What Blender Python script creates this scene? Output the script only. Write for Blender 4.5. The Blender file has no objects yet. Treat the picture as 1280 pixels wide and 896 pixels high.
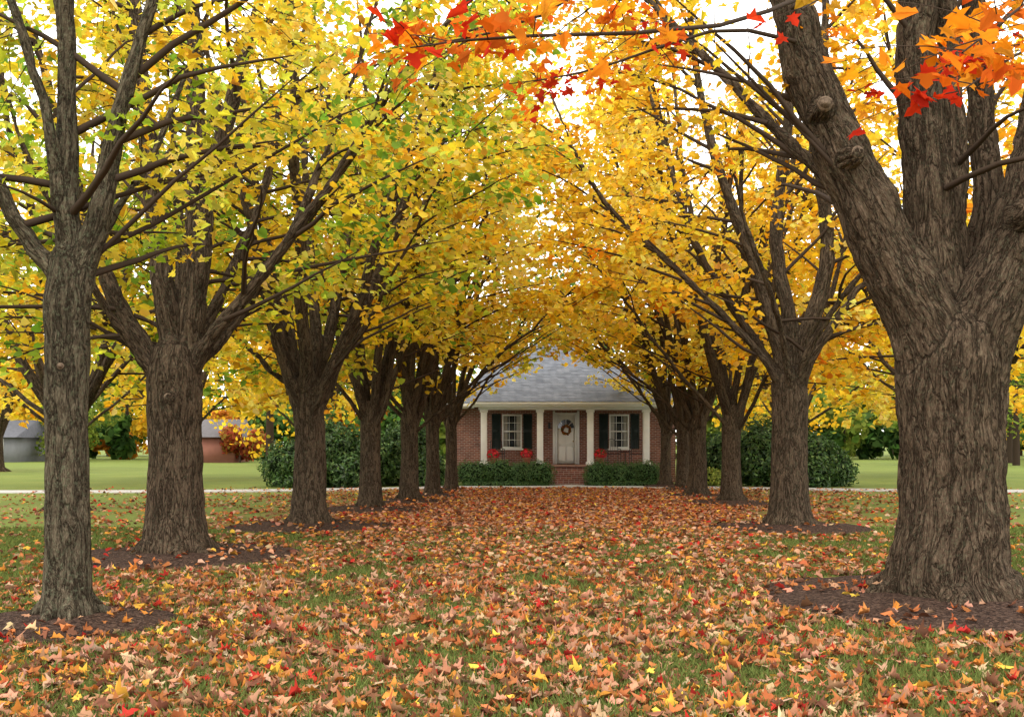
import bpy, math, random, time, bmesh
import numpy as np
from mathutils import noise as mn, Vector
T0=time.time()
rng=np.random.default_rng(7)
random.seed(7)
sc=bpy.context.scene
COL=sc.collection
sc.view_settings.view_transform='Standard'
sc.view_settings.look='None'
sc.view_settings.exposure=0
# ---------------------------------------------------------------- materials
def new_mat(name):
    m=bpy.data.materials.new(name); m.use_nodes=True
    nt=m.node_tree; nt.nodes.clear()
    return m,nt
def N(nt,t,**k):
    n=nt.nodes.new(t)
    for a,b in k.items(): setattr(n,a,b)
    return n
def L(nt,a,b): nt.links.new(a,b)
def ramp(nt,fac,stops):
    r=N(nt,'ShaderNodeValToRGB')
    e=r.color_ramp.elements
    while len(e)<len(stops): e.new(0.5)
    for i,(p,c) in enumerate(stops):
        e[i].position=p; e[i].color=(c[0],c[1],c[2],1)
    L(nt,fac,r.inputs[0]); return r.outputs[0]
def mix(nt,fac,a,b,mode='MIX'):
    m=N(nt,'ShaderNodeMix',data_type='RGBA',blend_type=mode)
    for s,v in ((m.inputs[0],fac),(m.inputs[6],a),(m.inputs[7],b)):
        if hasattr(v,'is_output'): L(nt,v,s)
        elif isinstance(v,(int,float)): s.default_value=v
        else: s.default_value=(v[0],v[1],v[2],1)
    return m.outputs[2]
def math_n(nt,op,a,b=0.0,clamp=False):
    m=N(nt,'ShaderNodeMath',operation=op); m.use_clamp=clamp
    for s,v in ((m.inputs[0],a),(m.inputs[1],b)):
        if hasattr(v,'is_output'): L(nt,v,s)
        else: s.default_value=v
    return m.outputs[0]
def noise_t(nt,vec,scale,detail=4,rough=.55,dist=0.0):
    n=N(nt,'ShaderNodeTexNoise'); n.inputs['Scale'].default_value=scale
    n.inputs['Detail'].default_value=detail; n.inputs['Roughness'].default_value=rough
    n.inputs['Distortion'].default_value=dist
    if vec is not None: L(nt,vec,n.inputs['Vector'])
    return n
def finish(nt,color,rough=.7,bump=None,bstr=.5,bdist=.02,spec=.3,metal=0):
    p=N(nt,'ShaderNodeBsdfPrincipled'); o=N(nt,'ShaderNodeOutputMaterial')
    if hasattr(color,'is_output'): L(nt,color,p.inputs['Base Color'])
    else: p.inputs['Base Color'].default_value=(*color,1)
    if hasattr(rough,'is_output'): L(nt,rough,p.inputs['Roughness'])
    else: p.inputs['Roughness'].default_value=rough
    p.inputs['Specular IOR Level'].default_value=spec
    p.inputs['Metallic'].default_value=metal
    if bump is not None:
        b=N(nt,'ShaderNodeBump'); b.inputs['Strength'].default_value=bstr; b.inputs['Distance'].default_value=bdist
        L(nt,bump,b.inputs['Height']); L(nt,b.outputs[0],p.inputs['Normal'])
    L(nt,p.outputs[0],o.inputs[0]); return p
def mat_simple(name,col,rough=.6,nscale=8,var=.25,bstr=.15,spec=.3,metal=0,detail=5):
    m,nt=new_mat(name)
    tc=N(nt,'ShaderNodeTexCoord'); n=noise_t(nt,tc.outputs['Object'],nscale,detail)
    c=ramp(nt,n.outputs[0],[(.25,[v*(1-var) for v in col]),(.75,[min(1,v*(1+var)) for v in col])])
    finish(nt,c,rough,n.outputs[0] if bstr>0 else None,bstr,.01,spec,metal); return m
def mat_leaf(name,transl=.4,gloss=0.0):
    m,nt=new_mat(name)
    a=N(nt,'ShaderNodeAttribute',attribute_name='Col'); c=a.outputs['Color']
    p=N(nt,'ShaderNodeBsdfDiffuse'); L(nt,c,p.inputs['Color'])
    t=N(nt,'ShaderNodeBsdfTranslucent'); L(nt,c,t.inputs['Color'])
    ms=N(nt,'ShaderNodeMixShader'); ms.inputs[0].default_value=transl
    L(nt,p.outputs[0],ms.inputs[1]); L(nt,t.outputs[0],ms.inputs[2]); out=ms.outputs[0]
    if gloss>0:
        g=N(nt,'ShaderNodeBsdfGlossy'); g.inputs['Roughness'].default_value=.45; g.inputs['Color'].default_value=(.8,.8,.8,1)
        m2=N(nt,'ShaderNodeMixShader'); m2.inputs[0].default_value=gloss; L(nt,out,m2.inputs[1]); L(nt,g.outputs[0],m2.inputs[2]); out=m2.outputs[0]
    o=N(nt,'ShaderNodeOutputMaterial'); L(nt,out,o.inputs[0])
    return m
def mat_bark(name,dark,light,lichen=0.0):
    m,nt=new_mat(name)
    a=N(nt,'ShaderNodeAttribute',attribute_name='barkco'); co=a.outputs['Vector']
    nA=noise_t(nt,co,13,4,.6,.9)
    nB=noise_t(nt,co,38,3,.65,.6)
    nC=noise_t(nt,co,110,2,.7)
    fA=math_n(nt,'MULTIPLY',math_n(nt,'ABSOLUTE',math_n(nt,'SUBTRACT',nA.outputs[0],.5)),14.0,True)
    fB=math_n(nt,'MULTIPLY',math_n(nt,'ABSOLUTE',math_n(nt,'SUBTRACT',nB.outputs[0],.5)),11.0,True)
    n2=noise_t(nt,co,2.5,3)
    c=ramp(nt,nC.outputs[0],[(.28,dark),(.72,light)])
    h=math_n(nt,'ADD',math_n(nt,'MULTIPLY',fA,.7),math_n(nt,'ADD',math_n(nt,'MULTIPLY',fB,.25),math_n(nt,'MULTIPLY',nC.outputs[0],.3)))
    c=mix(nt,1.0,c,ramp(nt,fA,[(.0,(.26,.24,.23)),(.75,(1,1,1))]),'MULTIPLY')
    c=mix(nt,1.0,c,ramp(nt,fB,[(.0,(.6,.58,.56)),(.8,(1,1,1))]),'MULTIPLY')
    c=mix(nt,.7,c,ramp(nt,n2.outputs[0],[(.3,(.66,.62,.58)),(.7,(1.22,1.18,1.12))]),'MULTIPLY')
    if lichen>0:
        g=N(nt,'ShaderNodeNewGeometry'); ln=noise_t(nt,g.outputs['Position'],30,4,.75)
        l2=noise_t(nt,g.outputs['Position'],1.6,2)
        lm=ramp(nt,ln.outputs[0],[(.50,(0,0,0)),(.66,(1,1,1))])
        k=math_n(nt,'MULTIPLY',math_n(nt,'MULTIPLY',lm,lichen),math_n(nt,'MULTIPLY',l2.outputs[0],1.6),True)
        c=mix(nt,k,c,(.13,.14,.085))
    finish(nt,c,.95,h,1.0,.028,.06); return m
M_bark=mat_bark('bark_brown',(.064,.044,.030),(.165,.118,.082),.4)
M_barkL=mat_bark('bark_grey_lichen',(.066,.052,.036),(.17,.14,.098),.8)
M_twig,nt=new_mat('twig_bark')
finish(nt,(.05,.034,.024),.9,None,spec=.05)
M_leaf=mat_leaf('autumn_leaf',.6)
M_litter=mat_leaf('fallen_leaf',.12)
M_green=mat_leaf('green_leaf',.2,.03)
M_grassb=mat_leaf('grass_blade',.35)
# ---------------------------------------------------------------- mesh helpers
def mk_obj(name,me,mat=None,parent=None):
    o=bpy.data.objects.new(name,me); COL.objects.link(o)
    if mat: me.materials.append(mat)
    if parent: o.parent=parent
    return o
def empty(name,loc=(0,0,0)):
    e=bpy.data.objects.new(name,None); e.empty_display_size=.3; COL.objects.link(e); return e
def raw_mesh(name,V,loops,nper,smooth=False):
    me=bpy.data.meshes.new(name)
    V=np.ascontiguousarray(V,dtype=np.float32)
    me.vertices.add(len(V)); me.vertices.foreach_set('co',V.ravel())
    loops=np.ascontiguousarray(loops,dtype=np.int32); nper=np.asarray(nper,dtype=np.int32)
    me.loops.add(len(loops)); me.loops.foreach_set('vertex_index',loops)
    me.polygons.add(len(nper))
    st=np.zeros(len(nper),dtype=np.int32); st[1:]=np.cumsum(nper)[:-1]
    me.polygons.foreach_set('loop_start',st); me.polygons.foreach_set('loop_total',nper)
    me.update(calc_edges=True); me.validate()
    if smooth: me.polygons.foreach_set('use_smooth',np.ones(len(me.polygons),dtype=bool))
    return me
def set_col(me,C):
    a=me.attributes.new('Col','FLOAT_COLOR','POINT')
    C4=np.ones((len(C),4),dtype=np.float32); C4[:,:3]=C
    a.data.foreach_set('color',C4.ravel())
R5=[(.30,-.06),(.22,.13),(.58,.36),(.21,.46),(.25,.70)]
MAPLE_V=np.array([(0,0.03),(0,1.0)]+R5+[(-a,b) for a,b in R5],dtype=float)
MAPLE_F=[[0,2,3,4,5,6,1],[0,1,11,10,9,8,7]]
SIM_V=np.array([(0,0),(0,1.0),(.42,.22),(.34,.66),(-.42,.22),(-.34,.66)],dtype=float)
SIM_F=[[0,2,3,1],[0,1,5,4]]
OV_V=np.array([(0,0),(0,1.0),(.2,.3),(.18,.7),(-.2,.3),(-.18,.7)],dtype=float)
def leaves_mesh(name,P,nrm,fwd,size,C,kind='sim',fold=.25,curl=.25,curlr=.2):
    tv,tf={'maple':(MAPLE_V,MAPLE_F),'sim':(SIM_V,SIM_F),'oval':(OV_V,SIM_F)}[kind]
    n=len(P); k=len(tv)
    nrm=nrm/np.linalg.norm(nrm,axis=1,keepdims=True)
    fwd=fwd-(fwd*nrm).sum(1,keepdims=True)*nrm
    fwd/=np.linalg.norm(fwd,axis=1,keepdims=True)+1e-9
    side=np.cross(fwd,nrm)
    x=tv[None,:,0]*np.ones((n,1)); y=tv[None,:,1]*np.ones((n,1))
    fo=rng.normal(fold,curlr,(n,1)); cu=rng.normal(-curl,curlr,(n,1)); tw=rng.normal(0,curlr,(n,1))
    sx=rng.uniform(.75,1.15,(n,1))
    z=fo*np.abs(x)+cu*(y-.4)**2+tw*x*y
    V=(P[:,None,:]+size[:,None,None]*((x*sx)[:,:,None]*side[:,None,:]+(y-.4)[:,:,None]*fwd[:,None,:]+z[:,:,None]*nrm[:,None,:])).reshape(-1,3)
    base=np.concatenate([np.array(f) for f in tf]); nl=len(base)
    loops=(base[None,:]+(np.arange(n)*k)[:,None]).ravel()
    nper=np.tile([len(f) for f in tf],n)
    me=raw_mesh(name,V,loops,nper)
    CC=np.repeat(C,k,axis=0)*rng.uniform(.78,1.14,(n*k,1))
    set_col(me,np.clip(CC,0,.97)); return me
def catmull(P,n):
    P=np.array(P,float)
    if len(P)==2: return P[0]+(P[1]-P[0])*np.linspace(0,1,n)[:,None]
    Q=np.vstack([2*P[0]-P[1],P,2*P[-1]-P[-2]])
    out=[]
    for t in np.linspace(0,len(P)-1-1e-6,n):
        i=int(t); u=t-i; a,b,c,d=Q[i],Q[i+1],Q[i+2],Q[i+3]
        out.append(.5*((2*b)+(-a+c)*u+(2*a-5*b+4*c-d)*u*u+(-a+3*b-3*c+d)*u**3))
    return np.array(out)
def frame(P):
    T=np.gradient(P,axis=0); T/=np.linalg.norm(T,axis=1,keepdims=True)+1e-9
    m=T.mean(0); ref=np.array([1.,0,0]) if abs(m[0])<.6*np.linalg.norm(m) else np.array([0,1.,0])
    v=np.cross(T,ref); v/=np.linalg.norm(v,axis=1,keepdims=True)+1e-9
    u=np.cross(v,T); return T,u,v
ZS=.2
class Tubes:
    def __init__(s): s.V=[];s.F=[];s.B=[];s.n=0
    def add(s,P,R,m):
        P=np.asarray(P,float); R=np.asarray(R,float); n=len(P)
        T,u,v=frame(P)
        th=np.arange(m)*2*np.pi/m; c=np.cos(th)[None,:,None]; si=np.sin(th)[None,:,None]
        ring=P[:,None,:]+R[:,None,None]*(c*u[:,None,:]+si*v[:,None,:])
        sl=np.concatenate([[0],np.cumsum(np.linalg.norm(np.diff(P,axis=0),axis=1))])
        off=rng.uniform(0,20,3)
        B=np.stack([np.cos(th)[None,:]*R[:,None]+off[0],np.sin(th)[None,:]*R[:,None]+off[1],(sl*ZS)[:,None]*np.ones((1,m))+off[2]],-1)
        i=np.arange(n-1)[:,None]*m; j=np.arange(m)[None,:]; j2=(j+1)%m
        F=np.stack([i+j,i+j2,i+m+j2,i+m+j],-1).reshape(-1,4)+s.n
        s.V.append(ring.reshape(-1,3)); s.B.append(B.reshape(-1,3)); s.F.append(F); s.n+=n*m
    def mesh(s,name):
        V=np.vstack(s.V); F=np.vstack(s.F)
        me=raw_mesh(name,V,F.ravel(),np.full(len(F),4),True)
        a=me.attributes.new('barkco','FLOAT_VECTOR','POINT'); a.data.foreach_set('vector',np.vstack(s.B).astype(np.float32).ravel())
        return me
def fused_wood(name,parts,voxel,amp,mat,parent,nroot,smooth_it=9):
    """tubes are fused by voxel remesh, then bark relief is displaced into the surface"""
    V=[];n=0;loops=[];nper=[]
    for P,R in parts:
        T,u,v=frame(P); m=24
        th=np.arange(m)*2*np.pi/m
        ring=P[:,None,:]+R[:,None,None]*(np.cos(th)[None,:,None]*u[:,None,:]+np.sin(th)[None,:,None]*v[:,None,:])
        V.append(ring.reshape(-1,3)); k=len(P)
        for i in range(k-1):
            for j in range(m):
                a=n+i*m+j; b=n+i*m+(j+1)%m
                loops+= [a,b,b+m,a+m]; nper.append(4)
        loops+=[n+j for j in range(m)][::-1]; nper.append(m)
        loops+=[n+(k-1)*m+j for j in range(m)]; nper.append(m)
        n+=k*m
    me=raw_mesh('tmp',np.vstack(V),loops,nper)
    o=bpy.data.objects.new('tmp',me); COL.objects.link(o)
    md=o.modifiers.new('r','REMESH'); md.mode='VOXEL'; md.voxel_size=voxel; md.use_smooth_shade=True
    sm=o.modifiers.new('s','SMOOTH'); sm.factor=.6; sm.iterations=smooth_it
    dg=bpy.context.evaluated_depsgraph_get()
    m2=bpy.data.meshes.new_from_object(o.evaluated_get(dg))
    bpy.data.objects.remove(o)
    nv=len(m2.vertices); co=np.empty(nv*3,np.float32); m2.vertices.foreach_get('co',co); co=co.reshape(-1,3).astype(float)
    nr=np.empty(nv*3,np.float32); m2.vertices.foreach_get('normal',nr); nr=nr.reshape(-1,3)
    P,R=parts[0]; z=co[:,2]
    cx=np.interp(z,P[:,2],P[:,0]); cy=np.interp(z,P[:,2],P[:,1]); rz=np.interp(z,P[:,2],R)
    hd=np.hypot(co[:,0]-cx,co[:,1]-cy)
    best=np.where(z<P[-1,2]-.1,hd-rz,1e9)
    shr=rz/ (R[len(R)//2])
    B=np.stack([(co[:,0]-cx)/shr**.8,(co[:,1]-cy)/shr**.8,z*ZS],1)
    for pi,(P,R) in enumerate(parts):
        if pi<=nroot: continue   # roots share the trunk's grain
        T,u,v=frame(P); sl=np.concatenate([[0],np.cumsum(np.linalg.norm(np.diff(P,axis=0),axis=1))])
        for i in range(len(P)-1):
            d=P[i+1]-P[i]; l2=(d*d).sum()
            t=np.clip(((co-P[i])@d)/l2,0,1); q=P[i]+t[:,None]*d; off=co-q
            dist=np.linalg.norm(off,axis=1)-(R[i]+(R[i+1]-R[i])*t)
            m=dist<best; best[m]=dist[m]
            uu=u[i]+(u[i+1]-u[i])*t[m][:,None]; vv=v[i]+(v[i+1]-v[i])*t[m][:,None]
            B[m,0]=(off[m]*uu).sum(1)+pi*3.1; B[m,1]=(off[m]*vv).sum(1)+pi*1.7; B[m,2]=(sl[i]+t[m]*math.sqrt(l2))*ZS
    D=np.empty(nv)
    for i in range(nv):
        b=Vector(B[i]); w=mn.noise(b*5)*.14
        r=abs(mn.noise(Vector((b.x*9+w*8,b.y*9+w*5,b.z*9))))
        r2=abs(mn.noise(Vector((b.x*20+w*9,b.y*20,b.z*20+4))))
        big=mn.noise(Vector(co[i])*2.0)+.6*mn.noise(Vector(co[i])*4.5)
        D[i]=min(r,.24)*4.6+min(r2,.3)*1.9-.95+big*1.6
    co=co+nr*(D*amp)[:,None]
    m2.vertices.foreach_set('co',co.astype(np.float32).ravel())
    a=m2.attributes.new('barkco','FLOAT_VECTOR','POINT'); a.data.foreach_set('vector',B.astype(np.float32).ravel())
    m2.polygons.foreach_set('use_smooth',np.ones(len(m2.polygons),dtype=bool))
    m2.update(); m2.materials.clear()
    return mk_obj(name,m2,mat,parent)
# ---------------------------------------------------------------- ground
MULCH=[(-3.95,8.85,.95),(-4.8,14.2,1.8),(-3.93,19.3,1.7),(-3.46,24.3,1.4),(-2.84,27.6,1.2),(-2.44,30.6,1.1),(-2.08,34,1.0),
       (4.5,10.2,2.0),(5.3,19,1.6),(5.95,27,1.4),(5.7,30.6,1.1),(6.0,35,1.0),(5.76,37.3,1.0)]
def mound(x,y):
    x=np.asarray(x,float); z=np.zeros_like(x)
    for a,b,r in MULCH:
        q=((x-a)**2+(y-b)**2)/(r*r); z=np.maximum(z,np.where(q<1,.10*(1-q),0))
    return z
def axis_x(y): return np.clip((y-14)*.1,-.3,2.1)
def build_ground():
    m,nt=new_mat('lawn_grass')
    g=N(nt,'ShaderNodeNewGeometry'); P=g.outputs['Position']
    n1=noise_t(nt,P,.35,3); n2=noise_t(nt,P,30,4,.7); n3=noise_t(nt,P,2.3,4,.6)
    c=ramp(nt,n2.outputs[0],[(.25,(.055,.075,.018)),(.5,(.13,.170,.042)),(.78,(.23,.26,.08))])
    c=mix(nt,.5,c,ramp(nt,n1.outputs[0],[(.3,(.75,.8,.6)),(.7,(1.4,1.2,1.0))]),'MULTIPLY')
    s=N(nt,'ShaderNodeSeparateXYZ'); L(nt,P,s.inputs[0])
    ax=math_n(nt,'MINIMUM',math_n(nt,'MULTIPLY',math_n(nt,'SUBTRACT',s.outputs[1],14.0),.1),2.1)
    dx=math_n(nt,'ABSOLUTE',math_n(nt,'SUBTRACT',s.outputs[0],ax))
    mx=N(nt,'ShaderNodeMapRange'); mx.inputs[1].default_value=8; mx.inputs[2].default_value=2.5; L(nt,dx,mx.inputs[0])
    my=N(nt,'ShaderNodeMapRange'); my.inputs[1].default_value=37; my.inputs[2].default_value=33; L(nt,s.outputs[1],my.inputs[0])
    k=math_n(nt,'MULTIPLY',mx.outputs[0],my.outputs[0])
    k=math_n(nt,'ADD',math_n(nt,'MULTIPLY',k,.8),math_n(nt,'MULTIPLY',math_n(nt,'SUBTRACT',n3.outputs[0],.5),1.8))
    k=math_n(nt,'MULTIPLY',k,my.outputs[0],True)
    v=N(nt,'ShaderNodeTexVoronoi'); v.inputs['Scale'].default_value=18; L(nt,P,v.inputs['Vector'])
    sx=N(nt,'ShaderNodeSeparateXYZ'); L(nt,v.outputs['Color'],sx.inputs[0])
    lc=ramp(nt,sx.outputs[0],[(0,(.07,.035,.018)),(.4,(.18,.082,.038)),(.75,(.30,.13,.055)),(1,(.16,.045,.025))])
    kk=math_n(nt,'GREATER_THAN',k,math_n(nt,'MULTIPLY',sx.outputs[1],.85))
    c=mix(nt,kk,c,lc)
    finish(nt,c,.9,None,spec=.05)
    xs=np.concatenate([np.linspace(-900,-60,12),np.linspace(-50,50,101),np.linspace(60,900,12)])
    ys=np.concatenate([np.linspace(-200,-10,6),np.linspace(-5,60,66),np.linspace(65,1200,30)])
    X,Y=np.meshgrid(xs,ys); Z=np.zeros_like(X)
    V=np.stack([X,Y,Z],-1).reshape(-1,3); nx=len(xs)
    i=np.arange(len(ys)-1)[:,None]*nx; j=np.arange(nx-1)[None,:]
    F=np.stack([i+j,i+j+1,i+nx+j+1,i+nx+j],-1).reshape(-1,4)
    mk_obj('ground',raw_mesh('ground',V,F.ravel(),np.full(len(F),4),True),m)
    mm,nt=new_mat('bark_mulch')
    g=N(nt,'ShaderNodeNewGeometry'); P=g.outputs['Position']
    v=N(nt,'ShaderNodeTexVoronoi'); v.inputs['Scale'].default_value=38; L(nt,P,v.inputs['Vector'])
    n=noise_t(nt,P,20,6,.7)
    sx=N(nt,'ShaderNodeSeparateXYZ'); L(nt,v.outputs['Color'],sx.inputs[0])
    c=ramp(nt,sx.outputs[0],[(0,(.03,.017,.012)),(.6,(.075,.043,.030)),(1,(.14,.085,.06))])
    c=mix(nt,.5,c,ramp(nt,n.outputs[0],[(.3,(.5,.5,.5)),(.7,(1.3,1.3,1.3))]),'MULTIPLY')
    finish(nt,c,.95,math_n(nt,'ADD',v.outputs['Distance'],n.outputs[0]),1,.04,.1)
    for a,b,r in MULCH:
        nr,na=18,72; V=[(a,b,.105)]
        for q in range(1,nr+1):
            for t in range(na):
                th=2*math.pi*t/na; ed=1+.13*mn.noise(Vector((math.cos(th)*1.7+a,math.sin(th)*1.7+b,0)))+.05*mn.noise(Vector((math.cos(th)*7+a,math.sin(th)*7,b)))
                rr=r*q/nr*ed; x=a+rr*math.cos(th); y=b+rr*math.sin(th)
                z=.10*(1-(q/nr)**2)+(.012*mn.noise(Vector((x*7,y*7,1)))+.006 if q<nr else -.02)
                V.append((x,y,z))
        loops=[];nper=[]
        for t in range(na): loops+=[0,1+t,1+(t+1)%na]; nper.append(3)
        for q in range(nr-1):
            for t in range(na):
                p=1+q*na; loops+=[p+t,p+na+t,p+na+(t+1)%na,p+(t+1)%na]; nper.append(4)
        mk_obj('mulch_bed',raw_mesh('mulch',np.array(V),loops,nper,True),mm)
    mc=mat_simple('concrete_walk',(.42,.40,.37),.85,3,.12,.2)
    def strip(name,pts,w,z):
        P=catmull(pts,60); T=np.gradient(P,axis=0); T/=np.linalg.norm(T,axis=1,keepdims=True); S=np.stack([-T[:,1],T[:,0]],1)
        A=P+S*w/2; B=P-S*w/2
        V=np.zeros((240,3)); V[:60,:2]=A; V[60:120,:2]=B; V[:120,2]=z; V[120:180,:2]=A; V[180:,:2]=B; V[120:,2]=-.05
        loops=[];nper=[]
        for i in range(59):
            for q in ([i+60,i+61,i+1,i],[i,i+1,121+i,120+i],[i+60,i+180,i+181,i+61]): loops+=q; nper.append(4)
        mk_obj(name,raw_mesh(name,V,loops,nper),mc)
    strip('footpath',[(-70,33.5),(-30,33.2),(-12,33.6),(-6,35),(-1,36.9),(2.3,37.3),(6,36.9),(11,35),(17,33.8),(32,33.4),(70,33.6)],1.6,.03)
    strip('front_walk',[(2.25,37.6),(2.25,38.0),(2.25,38.75)],1.6,.034)
build_ground()
def pick(pal,n):
    w=np.array([p[1] for p in pal]); w=w/w.sum()
    idx=rng.choice(len(pal),n,p=w); C=np.array([p[0] for p in pal])[idx]
    return np.clip(C*rng.uniform(.65,1.25,(n,1))*rng.uniform(.9,1.1,(n,3)),0,.95)
PAL_LIT=[((.48,.24,.14),.27),((.44,.15,.055),.25),((.56,.23,.045),.11),((.80,.48,.07),.035),((.42,.035,.025),.06),((.18,.08,.045),.19),((.50,.33,.20),.085)]
def litter():
    n=290000
    x=rng.uniform(-16,18,n); y=rng.uniform(3,36.6,n)
    ok=np.abs(x)<.56*y+2.5; x=x[ok];y=y[ok];n=len(x)
    dx=np.abs(x-axis_x(y))
    dens=np.exp(-(dx/4.4)**4)*1.12+.16*np.exp(-((dx-4)/6)**2)+.03
    dens+=np.where(y<8.5,.3*np.exp(-(dx/9)**2)*np.clip((8.5-y)/2,0,1),0)
    cl=np.array([mn.noise(Vector((a*.8,b*.8,3)))+.6*mn.noise(Vector((a*2.3,b*2.3,8))) for a,b in zip(x,y)])
    dens*=np.clip(1.0+1.7*cl,.10,1.7)
    dens*=np.where(y>34.5,np.clip((36.6-y)/2,0,1),1)
    dens*=np.where(mound(x,y)>.008,.2,1)
    ok=rng.uniform(0,1,n)<dens*.8
    for a,b,r in MULCH: ok&=((x-a)**2+(y-b)**2)>(r*.3)**2
    x=x[ok];y=y[ok];n=len(x)
    z=mound(x,y)+.008+rng.uniform(0,.04,n)
    P=np.stack([x,y,z],1)
    nrm=np.stack([rng.normal(0,.36,n),rng.normal(-.05,.36,n),np.ones(n)],1)
    th=rng.uniform(0,2*np.pi,n); f=np.stack([np.cos(th),np.sin(th),np.zeros(n)],1)
    size=rng.uniform(.05,.125,n); C=pick(PAL_LIT,n)
    far=y>12.5
    me=leaves_mesh('fallen_leaves',P[~far],nrm[~far],f[~far],size[~far],C[~far],'maple',.2,.7,.6)
    o=mk_obj('fallen_leaves',me,M_litter)
    me=leaves_mesh('far_leaves',P[far],nrm[far],f[far],size[far]*1.05,C[far],'sim',.15,.4,.4)
    mk_obj('leaves_further',me,M_litter,o)
litter()
def grass():
    n=230000
    y=4+15*rng.uniform(0,1,n)**1.1; x=rng.uniform(-1,1,n)*(.54*y+1)
    ok=np.ones(n,bool)
    for a,b,r in MULCH: ok&=((x-a)**2+(y-b)**2)>(r*.97)**2
    x=x[ok];y=y[ok];n=len(x)
    h=rng.uniform(.025,.075,n); w=rng.uniform(.004,.009,n)*(1+y/18)
    th=rng.uniform(0,2*np.pi,n); c=np.cos(th);s=np.sin(th)
    lean=rng.normal(0,.03,(n,2))
    V=np.zeros((n,3,3))
    V[:,0]=np.stack([x-c*w,y-s*w,np.zeros(n)],1);V[:,1]=np.stack([x+c*w,y+s*w,np.zeros(n)],1)
    V[:,2]=np.stack([x+lean[:,0],y+lean[:,1],h],1)
    me=raw_mesh('grass',V.reshape(-1,3),np.arange(3*n),np.full(n,3))
    C=np.array([.11,.155,.04])*rng.uniform(.5,1.5,(n,1))+rng.uniform(0,.06,(n,1))*np.array([1,.6,.2])
    set_col(me,np.repeat(C,3,axis=0)); mk_obj('grass',me,M_grassb)
grass()
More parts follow.
